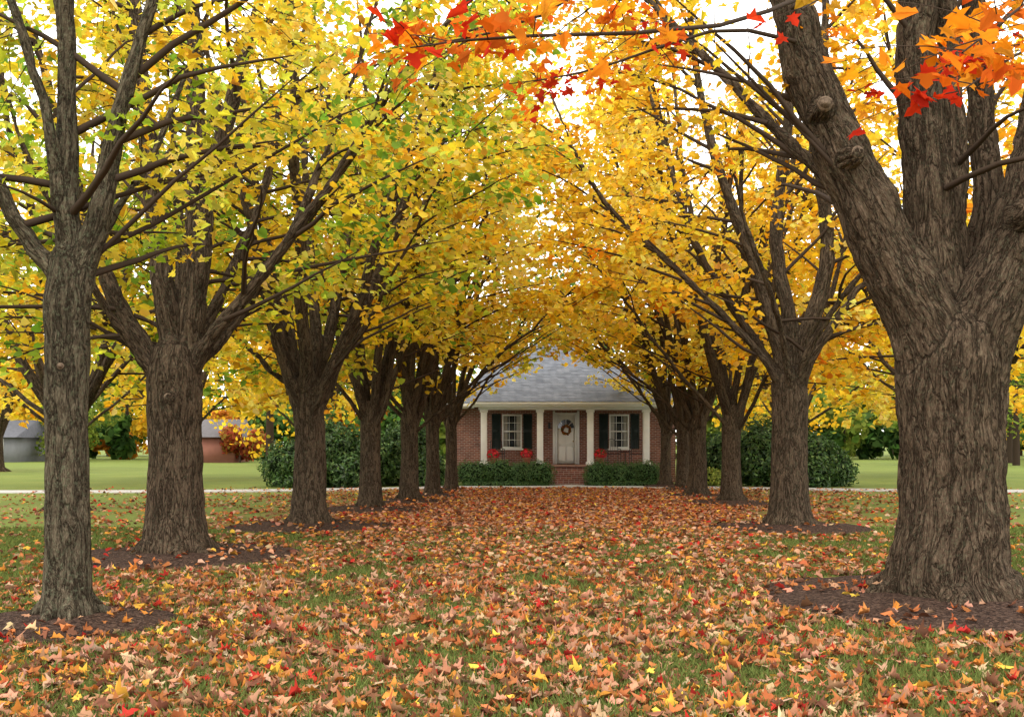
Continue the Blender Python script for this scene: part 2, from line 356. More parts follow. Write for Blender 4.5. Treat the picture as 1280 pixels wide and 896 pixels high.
# ---------------------------------------------------------------- trees
YEL=(.95,.68,.05);GOLD=(.94,.53,.028);ORG=(.88,.30,.018);RED=(.62,.042,.013);YG=(.56,.63,.06);GRN=(.22,.38,.035);LEM=(.95,.77,.13)
def wiggle(P,a):
    n=len(P); w=np.cumsum(rng.normal(0,a,(n,3)),axis=0); w-=np.linspace(0,1,n)[:,None]*w[-1]; w[:,2]*=.3
    return P+w
NL=0
def make_tree(x0,y0,r,zf,limbs=None,side=0,pal=None,leaf=.125,nleaf=24,kind='sim',mat=None,voxel=None,amp=.012,z0=2.9,nlimb=7,
              H=(8.5,11),name='maple_tree',roots=6,extra=None,expal=None,nsec=11,spread=1.0,trunkr=None,low=.6,knots=None,front=.5,rin=1.2,ntw=8):
    global NL
    e=empty(name); mat=mat or M_bark
    base=np.array([x0,y0,0.])
    if trunkr is None: trunkr=[(-.15,1.5),(.08,1.36),(.3,1.15),(.8,1.0),(zf*.6,.94),(zf*.85,.97),(zf,.92),(zf+.3,.6)]
    P=np.array([[x0+rng.normal(0,.04)*r,y0,z] for z,_ in trunkr]); Rr=np.array([q*r for _,q in trunkr])
    Pt=catmull(P,18); zz=Pt[:,2]; Rt=np.interp(zz,[a for a,_ in trunkr],Rr)
    parts=[(Pt,Rt)]
    a0=rng.uniform(0,6)
    for i in range(roots):
        a=a0+2*math.pi*i/roots+rng.normal(0,.2); d=np.array([math.cos(a),math.sin(a),0])
        l=r*rng.uniform(1.6,2.15)
        pp=catmull([base+d*r*.45+[0,0,.75*r+.25],base+d*r*.95+[0,0,.22],base+d*l*.85+[0,0,.06],base+d*l*1.15+[0,0,-.06]],8)
        parts.append((pp,np.linspace(r*.36,r*.11,8)))
    LB=[]
    if limbs:
        for l in limbs:
            pp=catmull([base+np.array(q) for q in l[0]],16); pp=wiggle(pp,.018)
            LB.append([pp,np.linspace(l[1],l[2],16),l[3] if len(l)>3 else nsec,l[4] if len(l)>4 else 1.0])
    else:
        a0=rng.uniform(0,6)
        for i in range(nlimb+3):
            lowl=i>=nlimb
            a=a0+2*math.pi*i/(nlimb if not lowl else 3)+rng.normal(0,.25)
            Rm=rng.uniform(1.3,3.4)*spread if not lowl else rng.uniform(3.2,4.2)*spread
            Hh=rng.uniform(*H) if not lowl else rng.uniform(5.8,8.0)
            st=zf-.35+rng.uniform(-.2,.3)
            t=np.linspace(0,1,6); rr=.4*r+Rm*(t**.95); z=st+(Hh-st)*(t**(.92 if not lowl else 1.0))
            pts=np.stack([x0+rr*np.cos(a),y0+rr*np.sin(a),z],1); pts[0,:2]=[x0+.2*r*math.cos(a),y0+.2*r*math.sin(a)]
            pp=wiggle(catmull(pts,16),.05)
            rs=r*rng.uniform(.32,.45) if not lowl else r*rng.uniform(.14,.2)
            LB.append([pp,rs*np.linspace(1,0,16)**.8*.85+.018+.06*rs,nsec,1.0])
    for pp,rr,_,_ in LB: parts.append((pp,rr))
    kn=[]
    if knots:
        for (kx,ky,kz,kr,dv) in knots:
            c=base+np.array([kx,ky,kz]); d=np.array(dv,float); d/=np.linalg.norm(d)
            parts.append((np.array([c-d*.25,c-d*.1,c-d*.01]),np.array([kr*1.7,kr*1.35,kr*1.0]))); kn.append((c,d,kr))
    if voxel: fused_wood('trunk_and_limbs',parts,voxel,amp,mat,e,roots)
    else:
        tw=Tubes()
        for pp,rr in parts: tw.add(pp,rr,14 if rr[0]>.2 else 9)
        mk_obj('trunk_and_limbs',tw.mesh('wood'),mat,e)
    tb=Tubes()
    for c,d,kr in kn:
        t=Tubes(); ps=[c-d*.08,c+d*.002,c+d*.004,c-d*.004,c-d*.002]; t.add(np.array(ps),np.array([kr*.9,kr*.84,kr*.7,kr*.45,.002]),20)
        mk_obj('pruned_knot',t.mesh('knot'),M_knot,e)
    LP=[];LC=[];LX=[]
    pal=pal or [(YEL,1)]
    def PW(pal):
        w=np.array([p[1] for p in pal],float); return np.array([p[0] for p in pal]),w/w.sum()
    pc,w=PW(pal); xc,xw=PW(expal or pal)
    def zmin(px,py):
        dx=(px-x0)*(-side) if side else 0
        inw=max(0,dx)
        return z0+.48*inw-(low*min(1,max(0,-dx)/2.5) if side else 0)+.35*mn.noise(Vector((px*.7,py*.7,x0)))
    allsec=[]
    for pp,rr,ns,ls in LB:
        n=len(pp)
        for k in range(ns):
            t=.2+.8*(k+rng.uniform(0,1))/ns; i=min(int(t*(n-1)),n-2); u=t*(n-1)-i
            p=pp[i]+(pp[i+1]-pp[i])*min(u,1); rad=rr[min(i,n-1)]
            o=p[:2]-base[:2]; ang=math.atan2(o[1],o[0]+1e-6)+rng.normal(0,.9)
            if np.linalg.norm(o)<.5: ang=rng.uniform(0,6.28)
            el=rng.uniform(.25,1.05) if p[2]>4.6 else rng.uniform(.0,.6)
            Ln=rng.uniform(1.5,3.3)*(1.15-.5*t)*ls
            d=np.array([math.cos(ang)*math.cos(el),math.sin(ang)*math.cos(el),math.sin(el)])
            s=np.linspace(0,1,7); q=p+d*(s*Ln)[:,None]; q[:,2]-=(.35+.25*rng.uniform())*Ln*.35*s**2
            q=wiggle(q,.03*Ln/2)
            if q[-1][1]<y0-.6 and abs(q[-1][0]-x0)<2.6 and rng.uniform()>front+.15: continue
            rs=min(rad*.45,.034); R=rs*(1-s)**.8+.005
            allsec.append((q,R,ang,Ln))
    if extra:
        for pts,rs,Ln in extra:
            q=catmull([base+np.array(v) for v in pts],9); q=wiggle(q,.02); allsec.append((q,np.linspace(rs,.004,9),None,Ln))
    for q,R,ang,Ln in allsec:
        ex=ang is None
        if not ex and q[-1][2]<zmin(q[-1][0],q[-1][1]):
            q=q.copy(); q[:,2]+=np.linspace(0,1,len(q))**1.3*(zmin(q[-1][0],q[-1][1])-q[-1][2]+.15)
        tb.add(q,R,5)
        cA,wA=(xc,xw) if ex else (pc,w)
        col=cA[rng.choice(len(cA),p=wA)]
        nt_=ntw if not ex else int(7*Ln)
        for k in range(nt_):
            t=(.18 if not ex else .5)+(.82 if not ex else .5)*(k+rng.uniform())/nt_; i=min(int(t*(len(q)-1)),len(q)-2); p=q[i]+(q[i+1]-q[i])*(t*(len(q)-1)-i)
            dd=q[i+1]-q[i]; aa=math.atan2(dd[1],dd[0])+rng.choice([-1,1])*rng.uniform(.3,1.3)
            l=rng.uniform(.45,1.05)*(1 if not ex else .5); el=rng.normal(.0,.3)
            d=np.array([math.cos(aa)*math.cos(el),math.sin(aa)*math.cos(el),math.sin(el)])
            s=np.linspace(0,1,4); g=p+d*(s*l)[:,None]; g[:,2]-=.16*l*s**2
            if not ex:
                gx,gy,gz=g[-1]
                if gz<zmin(gx,gy)-.05: continue
                if math.hypot(gx-x0,gy-y0)<rin and gz<zf+4.5 and rng.uniform()<.85: continue
                if gy<y0-.3 and abs(gx-x0)<2.4 and rng.uniform()>front: continue
            tb.add(g,np.linspace(.007,.003,4) if not ex else np.linspace(.004,.002,4),3)
            nl=int(nleaf*rng.uniform(.7,1.3)) if not ex else int(8*rng.uniform(.6,1.4))
            ts=rng.uniform(.1,1.1,nl); c2=cA[rng.choice(len(cA),p=wA)]
            pos=p+d*(ts*l)[:,None]; pos[:,2]-=.16*l*ts**2
            sg=.13 if not ex else .06
            pos+=rng.normal(0,1,(nl,3))*[sg,sg,sg*.75]; pos[:,2]-=.03
            LP.append(pos); cc=col*.5+c2*.5 if rng.uniform()<.6 else c2
            LC.append(np.tile(cc,(nl,1))); LX.append(np.full(nl,1.02 if ex else 1.0))
    P=np.vstack(LP); C=np.vstack(LC); X=np.concatenate(LX); n=len(P)
    C=np.clip(C*rng.uniform(.72,1.1,(n,1))*np.stack([rng.uniform(.94,1.06,n),rng.uniform(.82,1.14,n),rng.uniform(.6,1.6,n)],1),0,.97)
    br=rng.uniform(0,1,n)<.03; C[br]*=[.6,.45,.5]
    nrm=np.stack([rng.normal(0,.55,n),rng.normal(-.1,.55,n),rng.uniform(.35,1.1,n)],1)
    o=P-base; th=np.arctan2(o[:,1],o[:,0])+rng.normal(0,1.3,n)
    f=np.stack([np.cos(th),np.sin(th),rng.normal(-.55,.3,n)],1)
    xx=X>1
    nrm[xx]=np.stack([rng.normal(0,.6,xx.sum()),rng.normal(-.7,.5,xx.sum()),rng.uniform(.2,.9,xx.sum())],1)
    size=leaf*rng.uniform(.65,1.2,n)*np.where(xx,.88,1)
    me=leaves_mesh('foliage',P,nrm,f,size,C,kind,.18,.35,.25)
    mk_obj('foliage',me,M_leaf,e)
    mk_obj('branches',tb.mesh('branches'),M_twig,e)
    NL+=n
M_knot,nt=new_mat('pruned_wood')
g=N(nt,'ShaderNodeTexCoord'); nn=noise_t(nt,g.outputs['Object'],40,5,.7)
finish(nt,ramp(nt,nn.outputs[0],[(.3,(.07,.045,.03)),(.7,(.21,.15,.10))]),.9,nn.outputs[0],.5,.01,.1)
palL=[(YEL,4),(YG,2.8),(GRN,1.8),(GOLD,2),(LEM,1)]
palLG=[(YEL,3.5),(YG,3.2),(GRN,2.8),(LEM,1.5),(GOLD,1)]
palY=[(YEL,5),(GOLD,1.7),(LEM,3.5),(YG,.8)]
palR=[(YEL,5),(GOLD,3.5),(ORG,.6),(LEM,1.6)]
palO=[(ORG,2.4),(GOLD,3.4),(YEL,3),(RED,.3)]
palRED=[(RED,5),(ORG,2.4),(YG,.6),(GOLD,.6)]
make_tree(-3.95,8.85,.19,3.0,[
  ([(0,0,2.5),(-.10,0,3.05),(-.34,-.05,3.45),(-.62,-.1,4.0),(-1.05,-.3,4.85),(-1.5,-.5,6.2)],.105,.03,7),
  ([(0,0,2.5),(-.02,.03,3.1),(-.04,.05,4.1),(-.05,.1,5.5),(-.1,.2,7.6)],.15,.04,7),
  ([(-.03,.0,3.3),(-.12,-.08,4.2),(-.42,-.2,5.4),(-.8,-.3,7.2)],.075,.02,7),
  ([(0,0,2.5),(.11,0,3.15),(.30,.08,4.1),(.46,.15,4.8),(.62,.25,5.6),(1.0,.5,7.6)],.13,.03,8),
  ([(.05,.05,2.7),(.1,.4,3.4),(.5,1.0,4.6),(.9,1.5,6.4)],.06,.02,9),
  ([(0,.0,2.7),(-.1,.3,3.4),(-.4,.9,4.8),(-.8,1.4,6.8)],.06,.02,9)],
  side=-1,pal=palL,leaf=.12,nleaf=17,kind='maple',mat=M_barkL,voxel=.016,amp=.0065,z0=3.6,roots=5,low=.4,front=.2,rin=.6,
  trunkr=[(-.15,1.35),(.05,1.25),(.25,1.06),(.8,.98),(1.8,.93),(2.5,.97),(2.85,1.05),(3.1,.9),(3.35,.6)],knots=[(.02,-.19,2.28,.035,(0,-1,.1))])
make_tree(-4.8,14.2,.385,2.7,[
  ([(-.05,0,2.0),(-.26,0,2.75),(-.75,-.1,3.6),(-1.05,-.15,4.5),(-1.4,-.2,5.7),(-1.9,-.3,7.4)],.17,.04),
  ([(-.05,0,2.1),(-.1,.0,2.9),(-.25,-.05,3.9),(-.42,-.1,5.6),(-.58,-.1,7.9),(-.8,-.1,10)],.215,.06),
  ([(.05,.1,2.1),(.12,.1,2.9),(.22,.15,4.5),(.17,.2,6.8),(.1,.3,8.2),(.1,.4,10.5)],.22,.06),
  ([(.1,0,2.1),(.24,-.05,2.9),(.52,-.1,4.9),(.95,-.15,6.6),(1.3,-.2,7.9),(1.7,-.2,10)],.175,.05),
  ([(.12,0,2.2),(.40,-.1,2.9),(1.25,-.2,3.9),(2.3,-.3,5.3),(3.2,-.4,6.6),(4.5,-.5,8)],.12,.03),
  ([(.1,.1,2.5),(.9,.4,3.6),(1.8,.7,5.4),(2.5,1.0,7.6),(2.9,1.2,9)],.085,.02),
  ([(.0,.1,2.4),(-.1,.6,3.4),(-.5,1.6,5.5),(-.9,2.2,8)],.12,.03,12),
  ([(.0,.1,2.4),(.2,.7,3.4),(.7,1.9,5.5),(1,2.6,8)],.12,.03,12),
  ([(-.1,.1,2.3),(-.8,.3,3.2),(-2.2,.8,4.3),(-3.6,1.2,5.3)],.08,.02),
  ([(-.1,.0,2.3),(-.5,-.4,3.1),(-1.2,-1.2,4.8),(-1.7,-1.8,6.6)],.08,.02,5)],
  side=-1,pal=palLG,leaf=.135,nleaf=18,voxel=.023,amp=.014,z0=3.0,nsec=10,low=.9,front=.18,rin=1.3,roots=7,
  trunkr=[(-.15,1.5),(.08,1.36),(.3,1.15),(.8,1.0),(1.6,.93),(2.2,.99),(2.6,1.0),(2.9,.8),(3.1,.5)],
  knots=[(.03,-.41,2.25,.07,(0,-1,.1))])
make_tree(4.5,10.2,.49,2.75,[
  ([(-.08,0,1.8),(-.26,-.02,2.7),(-.74,-.05,3.65),(-1.22,-.1,4.6),(-1.62,-.15,5.66),(-1.85,-.2,6.6),(-2.2,-.3,8.6)],.40,.12,9),
  ([(-.02,.1,2.2),(-.08,.12,3.3),(-.17,.15,4.5),(-.25,.2,5.66),(-.3,.3,6.8),(-.3,.4,8.5)],.31,.12,6),
  ([(.12,.2,2.8),(.14,.25,3.8),(.14,.3,5.0),(.1,.4,6.5),(.1,.5,8.5)],.2,.08,6),
  ([(.13,-.02,1.8),(.32,-.03,2.8),(.66,-.05,3.65),(.92,-.1,4.6),(1.1,-.1,5.7),(1.4,-.1,8.0)],.43,.14,7),
  ([(.2,.3,2.8),(.5,.45,4.0),(.48,.6,5.7),(.5,.8,8.2)],.22,.08,6),
  ([(-.2,.2,3.2),(-1.0,.9,4.6),(-2.0,1.6,6.0),(-3.2,2.2,7.5)],.09,.03,12),
  ([(.5,.2,3.6),(1.6,.9,4.6),(2.8,1.4,5.8),(4,2,7)],.12,.03,10)],
  side=1,pal=palO,expal=palRED,leaf=.118,nleaf=16,kind='maple',voxel=.019,amp=.02,z0=4.2,low=1.2,roots=9,front=.06,rin=1.0,
  trunkr=[(-.15,1.48),(.05,1.38),(.3,1.19),(.8,1.05),(1.4,1.0),(2.0,1.02),(2.4,1.05),(2.75,.9),(3.0,.5)],
  knots=[(-1.43,-.45,4.94,.085,(-.1,-1,.15)),(-1.12,-.48,4.45,.075,(.15,-1,.1)),(.58,-.50,3.9,.11,(-.1,-1,.15))],
  extra=[([(-1.7,-.2,6.0),(-2.2,-2.2,5.2),(-3.2,-4.0,4.25),(-4.4,-5.0,3.75),(-5.0,-5.3,3.55)],.025,2.2),
         ([(-1.7,-.2,6.2),(-2.0,-2.0,5.6),(-2.3,-3.6,4.7),(-2.9,-4.7,4.0)],.02,1.4),
         ([(1.0,-.2,5.6),(.2,-2.8,5.0),(-1.4,-4.7,3.9),(-2.4,-5.5,3.25)],.018,2.2),
         ([(1.0,-.2,5.9),(-.4,-3.2,5.1),(-2.0,-5.4,3.75),(-2.6,-6.0,3.25)],.016,1.8),
         ([(-1.9,-.3,7.0),(-3.2,-1.0,6.2),(-4.4,-1.7,5.2),(-5.6,-2.3,4.7)],.03,2.4),
         ([(-1.5,-.2,5.6),(-2.5,-.8,5.5),(-3.7,-1.2,5.0),(-4.6,-1.6,4.7)],.025,1.8)])
make_tree(-3.93,19.3,.31,2.6,side=-1,pal=palLG,leaf=.155,nleaf=16,voxel=.03,amp=.012,z0=2.9,low=.9,nlimb=8,H=(9.5,12),front=.3,rin=1.3)
make_tree(5.3,19,.35,2.75,[
  ([(-.05,0,2.2),(-.2,0,3.4),(-.73,-.1,5.0),(-1.35,-.2,6.7),(-1.8,-.3,8.6),(-2.1,-.4,11)],.18,.04),
  ([(0,0,2.2),(.0,0,3.6),(-.33,.1,5.5),(-.05,.2,7.8),(.0,.3,10),(.1,.3,12)],.18,.04),
  ([(.05,0,2.2),(.2,0,3.4),(.62,-.1,5),(.5,-.1,7),(.64,-.1,9.2),(.7,0,12)],.2,.05),
  ([(.1,0,2.2),(.34,-.1,3.1),(1.1,-.2,4.4),(1.9,-.3,5.0),(2.9,-.4,6.4)],.12,.03),
  ([(0,.1,2.4),(-.4,.5,3.5),(-1.4,1.5,5.6),(-2,2.4,8),(-2.6,2.8,10.5)],.12,.03,13),
  ([(0,.1,2.4),(.5,.6,3.5),(1.5,1.6,5.6),(2,2.4,8)],.12,.03,13),
  ([(0,-.1,2.4),(-.3,-.6,3.5),(-1.2,-1.5,5.4),(-1.8,-2.2,7.4)],.08,.03,6),
  ([(0,-.1,2.4),(-.7,-.1,3.4),(-2.0,.1,4.8),(-3.6,.2,6.4),(-4.6,.3,8.5)],.09,.03,14),
  ([(0,-.1,2.4),(.3,-.6,3.5),(1.5,-1.5,5.4),(2.5,-2,6.6)],.09,.03)],
  side=1,pal=palR,leaf=.155,nleaf=17,voxel=.03,amp=.012,z0=3.1,low=.9,front=.3,rin=1.3)
for (x,y,r,sd,pl) in [(-3.46,24.3,.26,-1,palL),(-2.84,27.6,.25,-1,palY),(-2.44,30.6,.21,-1,palY),(-2.08,34,.2,-1,palY),
                   (5.95,27,.27,1,palR),(5.7,30.6,.28,1,palY),(6.0,35,.23,1,palY),(5.76,37.3,.2,1,palY)]:
    make_tree(x,y,r,2.35,side=sd,pal=pl,leaf=.195,nleaf=10,z0=2.9,low=.5,nsec=11,nlimb=8,H=(10,13.5),front=.5,rin=1.0,spread=1.1)
# other lawn maples outside the avenue
for (x,y,r,pl,z,lf) in [(-10.7,24,.3,palLG,2.2,.21),(-16.3,36.5,.3,palY,2.0,.28),(10.9,24.6,.3,palR,2.3,.21),(16.5,37,.3,palY,2.2,.28),
                     (-9.8,47,.3,palY,2.0,.34),(-14.9,44,.3,palY,2.0,.32),(-30,58,.35,palR,2,.36),(13.4,48,.3,palY,2.2,.34),(22,50,.32,palY,2.2,.34)]:
    make_tree(x,y,r,2.2,side=0,pal=pl,leaf=lf,nleaf=9,z0=z,nsec=9,nlimb=7,H=(9,12.5),spread=1.6,ntw=7)
# ---------------------------------------------------------------- bushes
def bush(name,blobs,dens,leaf,pal,kind='oval'):
    P=[];Nn=[]
    bm=bmesh.new()
    for (cx,cy,cz,rx,ry,rz) in blobs:
        n=int(dens*4*math.pi*((rx*ry+ry*rz+rx*rz)/3))
        d=rng.normal(0,1,(n,3)); d/=np.linalg.norm(d,axis=1,keepdims=True)
        k=np.array([mn.noise(Vector((a*2.8+cx,b*2.8+cy,c*2.8+cz)))+.7*mn.noise(Vector((a*7+cx,b*7+cy,c*7+cz))) for a,b,c in d])
        rr=(1+.33*k)*(1-.3*rng.uniform(0,1,n)**2)
        p=np.array([cx,cy,cz])+d*rr[:,None]*[rx,ry,rz]
        ok=p[:,2]>.02; P.append(p[ok]); Nn.append(d[ok])
        res=bmesh.ops.create_icosphere(bm,subdivisions=3,radius=1)
        for v in res['verts']:
            q=v.co.copy(); s=.76*(1+.25*mn.noise(Vector((q.x*2.8+cx,q.y*2.8+cy,q.z*2.8+cz))))
            v.co=Vector((cx+q.x*rx*s,cy+q.y*ry*s,max(-.05,cz+q.z*rz*s)))
    P=np.vstack(P);D=np.vstack(Nn);n=len(P)
    nrm=D+rng.normal(0,.5,(n,3))+[0,0,.35]; f=rng.normal(0,1,(n,3))+[0,0,-.2]+D*.3
    C=pick(pal,n)
    o=mk_obj(name,leaves_mesh(name,P,nrm,f,leaf*rng.uniform(.7,1.25,n),C,kind,.15,.3,.2),M_green)
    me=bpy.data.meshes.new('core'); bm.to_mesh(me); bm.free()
    mk_obj('shade_core',me,M_core,o)  # opaque filler; the shrub's inner shade is put into its dark colour
    return o
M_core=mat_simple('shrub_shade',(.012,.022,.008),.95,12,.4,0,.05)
PG=[((.055,.115,.025),3),((.09,.175,.035),2),((.035,.07,.02),2),((.15,.24,.06),.8)]
PB=[((.07,.15,.035),3),((.11,.21,.05),2),((.04,.09,.025),1)]
PYG=[((.3,.36,.05),3),((.4,.42,.07),1),((.16,.24,.03),1)]
bush('rhododendron_bush',[(-8.3,37.6,.75,1.1,1.0,1.0),(-6.9,37.8,1.1,1.2,1.1,1.35),(-5.5,38.3,.95,1.1,1.1,1.15),(-4.1,39.0,1.1,1.2,1.2,1.4),(-7.5,36.9,.45,1.0,.7,.65),(-6,36.9,.5,.9,.7,.7),(-3.2,38.2,.5,.7,.7,.7)],340,.15,PG)
bush('rhododendron_bush',[(8.4,39,1.0,1.1,1.1,1.15),(9.7,38.4,1.2,1.2,1.2,1.4),(11.4,38.2,.95,1.15,1.1,1.1),(10.9,37.3,.45,1.2,.7,.65),(12.3,38,.6,.8,.7,.8)],340,.15,PG)
bush('boxwood_hedge',[(-1.5,38.4,.45,.75,.6,.5),(-.5,38.5,.48,.75,.6,.52),(.4,38.3,.42,.7,.6,.5),(1.05,38.2,.42,.6,.55,.56)],800,.07,PB)
bush('boxwood_hedge',[(3.35,38.2,.42,.62,.55,.56),(4.2,38.3,.42,.75,.6,.5),(5.1,38.5,.45,.75,.6,.5)],800,.07,PB)
bush('hosta_clump',[(7.1,38.0,.4,.6,.5,.4),(7.7,37.7,.3,.5,.5,.35)],500,.12,PYG)
bush('creeping_groundcover',[(4.4,37.8,.06,1.5,.35,.16),(-.4,37.75,.06,1.7,.3,.14)],900,.06,PB)
# ---------------------------------------------------------------- brick house
def box(name,x0,x1,y0,y1,z0,z1,mat,par,bev=0.0):
    V=np.array([(x,y,z) for z in (z0,z1) for y in (y0,y1) for x in (x0,x1)],float)
    F=[[0,2,3,1],[4,5,7,6],[0,1,5,4],[2,6,7,3],[0,4,6,2],[1,3,7,5]]
    me=raw_mesh(name,V,np.array(F).ravel(),[4]*6); o=mk_obj(name,me,mat,par)
    if bev: b=o.modifiers.new('b','BEVEL'); b.width=bev; b.segments=2
    return o
def poly(name,V,F,mat,par):
    l=[];n=[]
    for f in F: l+=f; n.append(len(f))
    return mk_obj(name,raw_mesh(name,np.array(V,float),l,n),mat,par)
def mat_brick(name,c1,c2,mort,bw=.215,rh=.075,ms=.01,bump=.6):
    m,nt=new_mat(name)
    g=N(nt,'ShaderNodeNewGeometry'); s=N(nt,'ShaderNodeSeparateXYZ'); L(nt,g.outputs['Position'],s.inputs[0])
    cb=N(nt,'ShaderNodeCombineXYZ'); L(nt,math_n(nt,'ADD',s.outputs[0],s.outputs[1]),cb.inputs[0]); L(nt,s.outputs[2],cb.inputs[1])
    b=N(nt,'ShaderNodeTexBrick'); L(nt,cb.outputs[0],b.inputs['Vector']); b.inputs['Scale'].default_value=1
    b.inputs['Brick Width'].default_value=bw; b.inputs['Row Height'].default_value=rh; b.inputs['Mortar Size'].default_value=ms
    b.inputs['Color1'].default_value=(*c1,1); b.inputs['Color2'].default_value=(*c2,1); b.inputs['Mortar'].default_value=(*mort,1)
    n=noise_t(nt,g.outputs['Position'],3,6,.6)
    c=mix(nt,.7,b.outputs['Color'],ramp(nt,n.outputs[0],[(.3,(.6,.6,.6)),(.7,(1.3,1.25,1.2))]),'MULTIPLY')
    finish(nt,c,.85,math_n(nt,'SUBTRACT',n.outputs[0],b.outputs['Fac']),bump,.01,.2); return m
M_brick=mat_brick('red_brick',(.28,.10,.068),(.17,.062,.048),(.36,.30,.26))
M_roof=mat_brick('roof_shingles',(.150,.162,.188),(.092,.102,.122),(.05,.054,.065),.3,.075,.006,.5)
M_white=mat_simple('white_paint',(.82,.81,.77),.45,6,.05,.05)
M_door=mat_simple('door_paint',(.80,.78,.72),.4,5,.04,.04)
M_shut=mat_simple('shutter_paint',(.025,.035,.032),.5,8,.2,.1)
M_dark=mat_simple('wrought_iron',(.02,.02,.022),.45,20,.2,.1,.5)
M_glass=mat_simple('window_glass',(.03,.038,.045),.06,2,.3,0,.8)
M_curt=mat_simple('curtain',(.45,.43,.38),.8,14,.2,.2)
M_brass=mat_simple('brass',(.5,.33,.1),.3,10,.1,.05,.5,.9)
H=empty('brick_house')
WY=42.0; HX0,HX1=-2.6,6.9; FZ=.76
def wall(name,x0,x1,y,z0,z1,holes):
    xs=sorted({x0,x1,*[h[0] for h in holes],*[h[1] for h in holes]}); zs=sorted({z0,z1,*[h[2] for h in holes],*[h[3] for h in holes]})
    V=[];F=[]
    for i in range(len(xs)-1):
        for j in range(len(zs)-1):
            cx=(xs[i]+xs[i+1])/2;cz=(zs[j]+zs[j+1])/2
            if any(h[0]<cx<h[1] and h[2]<cz<h[3] for h in holes): continue
            k=len(V); V+=[(xs[i],y,zs[j]),(xs[i+1],y,zs[j]),(xs[i+1],y,zs[j+1]),(xs[i],y,zs[j+1])]; F.append([k,k+1,k+2,k+3])
    for h in holes:
        a,b,c,d=h; e=y+.12; k=len(V)
        V+=[(a,y,c),(b,y,c),(b,y,d),(a,y,d),(a,e,c),(b,e,c),(b,e,d),(a,e,d)]
        F+=[[k,k+4,k+5,k+1],[k+1,k+5,k+6,k+2],[k+2,k+6,k+7,k+3],[k+3,k+7,k+4,k]]
    poly(name,V,F,M_brick,H)
WL=(-.42,.42,1.42,2.86); WR=(4.1,4.94,1.42,2.86); DR=(1.82,2.74,FZ,2.93)
wall('front_wall',HX0,HX1,WY,-.1,3.2,[WL,WR,DR])
poly('side_and_back_walls',[(HX0,WY,-.1),(HX0,53,-.1),(HX1,53,-.1),(HX1,WY,-.1),(HX0,WY,3.2),(HX0,53,3.2),(HX1,53,3.2),(HX1,WY,3.2)],[[0,4,5,1],[1,5,6,2],[2,6,7,3]],M_brick,H)
for (a,b,c,d) in (WL,WR):
    y=WY+.05
    box('window_glass',a+.05,b-.05,y+.04,y+.05,c+.05,d-.05,M_glass,H)
    cw=(b-a)*.22
    box('curtain',a+.05,a+.05+cw,y+.02,y+.035,c+.06,d-.06,M_curt,H); box('curtain',b-.05-cw,b-.05,y+.02,y+.035,c+.06,d-.06,M_curt,H)
    box('frame_left',a,a+.06,y-.07,y+.04,c,d,M_white,H,.004); box('frame_right',b-.06,b,y-.07,y+.04,c,d,M_white,H,.004)
    box('frame_top',a+.06,b-.06,y-.068,y+.04,d-.07,d,M_white,H); box('frame_bottom',a+.06,b-.06,y-.068,y+.04,c,c+.07,M_white,H)
    zm=(c+d)/2; box('meeting_rail',a+.06,b-.06,y-.045,y+.015,zm-.025,zm+.025,M_white,H)
    for k in (1,2):
        xm=a+.06+(b-a-.12)*k/3; box('muntin',xm-.011,xm+.011,y-.03,y+.015,c+.07,zm-.026,M_white,H); box('muntin',xm-.011,xm+.011,y-.03,y+.015,zm+.026,d-.07,M_white,H)
    for zz in ((c+zm)/2,(zm+d)/2): box('muntin',a+.061,b-.061,y-.026,y+.014,zz-.011,zz+.011,M_white,H)
    box('sill',a-.06,b+.06,WY-.07,WY+.05,c-.07,c-.003,M_white,H,.006)
    for s0,s1 in ((a-.43,a-.05),(b+.05,b+.43)):
        box('shutter_frame',s0,s0+.05,WY-.05,WY-.004,c-.02,d+.02,M_shut,H); box('shutter_frame',s1-.05,s1,WY-.05,WY-.004,c-.02,d+.02,M_shut,H)
        for zz in (c-.02,(c+d)/2-.03,d-.04): box('shutter_rail',s0+.05,s1-.05,WY-.048,WY-.006,zz,zz+.06,M_shut,H)
        V=[];F=[];z=c+.05
        while z<d-.06:
            if abs(z-(c+d)/2)>.05:
                k=len(V); V+=[(s0+.05,WY-.042,z),(s1-.05,WY-.042,z),(s1-.05,WY-.012,z+.035),(s0+.05,WY-.012,z+.035)]; F.append([k,k+1,k+2,k+3])
            z+=.042
        poly('shutter_louvres',V,F,M_shut,H)
        box('shutter_back',s0+.05,s1-.05,WY-.009,WY-.005,c,d,M_shut,H)
box('door_leaf',1.9,2.66,WY+.05,WY+.09,FZ+.03,2.84,M_door,H)
for (a,b) in ((1.97,2.24),(2.32,2.59)):
    for (c,d) in ((FZ+.15,FZ+.75),(FZ+.85,FZ+1.4)):
        box('door_panel',a,b,WY+.035,WY+.049,c,d,M_door,H,.006)
cx,cz,rad=2.28,2.28,.35
V=[(cx,WY+.044,cz)];F=[]
for i in range(17):
    t=math.pi*i/16; V.append((cx+rad*math.cos(t),WY+.044,cz+rad*1.05*math.sin(t)))
for i in range(16): F.append([0,i+2,i+1])
poly('fanlight_glass',V,F,M_glass,H)
for i in range(1,4):
    t=math.pi*i/4; tb=Tubes(); tb.add(np.array([(cx,WY+.04,cz),(cx+rad*math.cos(t),WY+.04,cz+rad*1.05*math.sin(t))]),np.array([.013,.013]),6); mk_obj('fanlight_bar',tb.mesh('bar'),M_white,H)
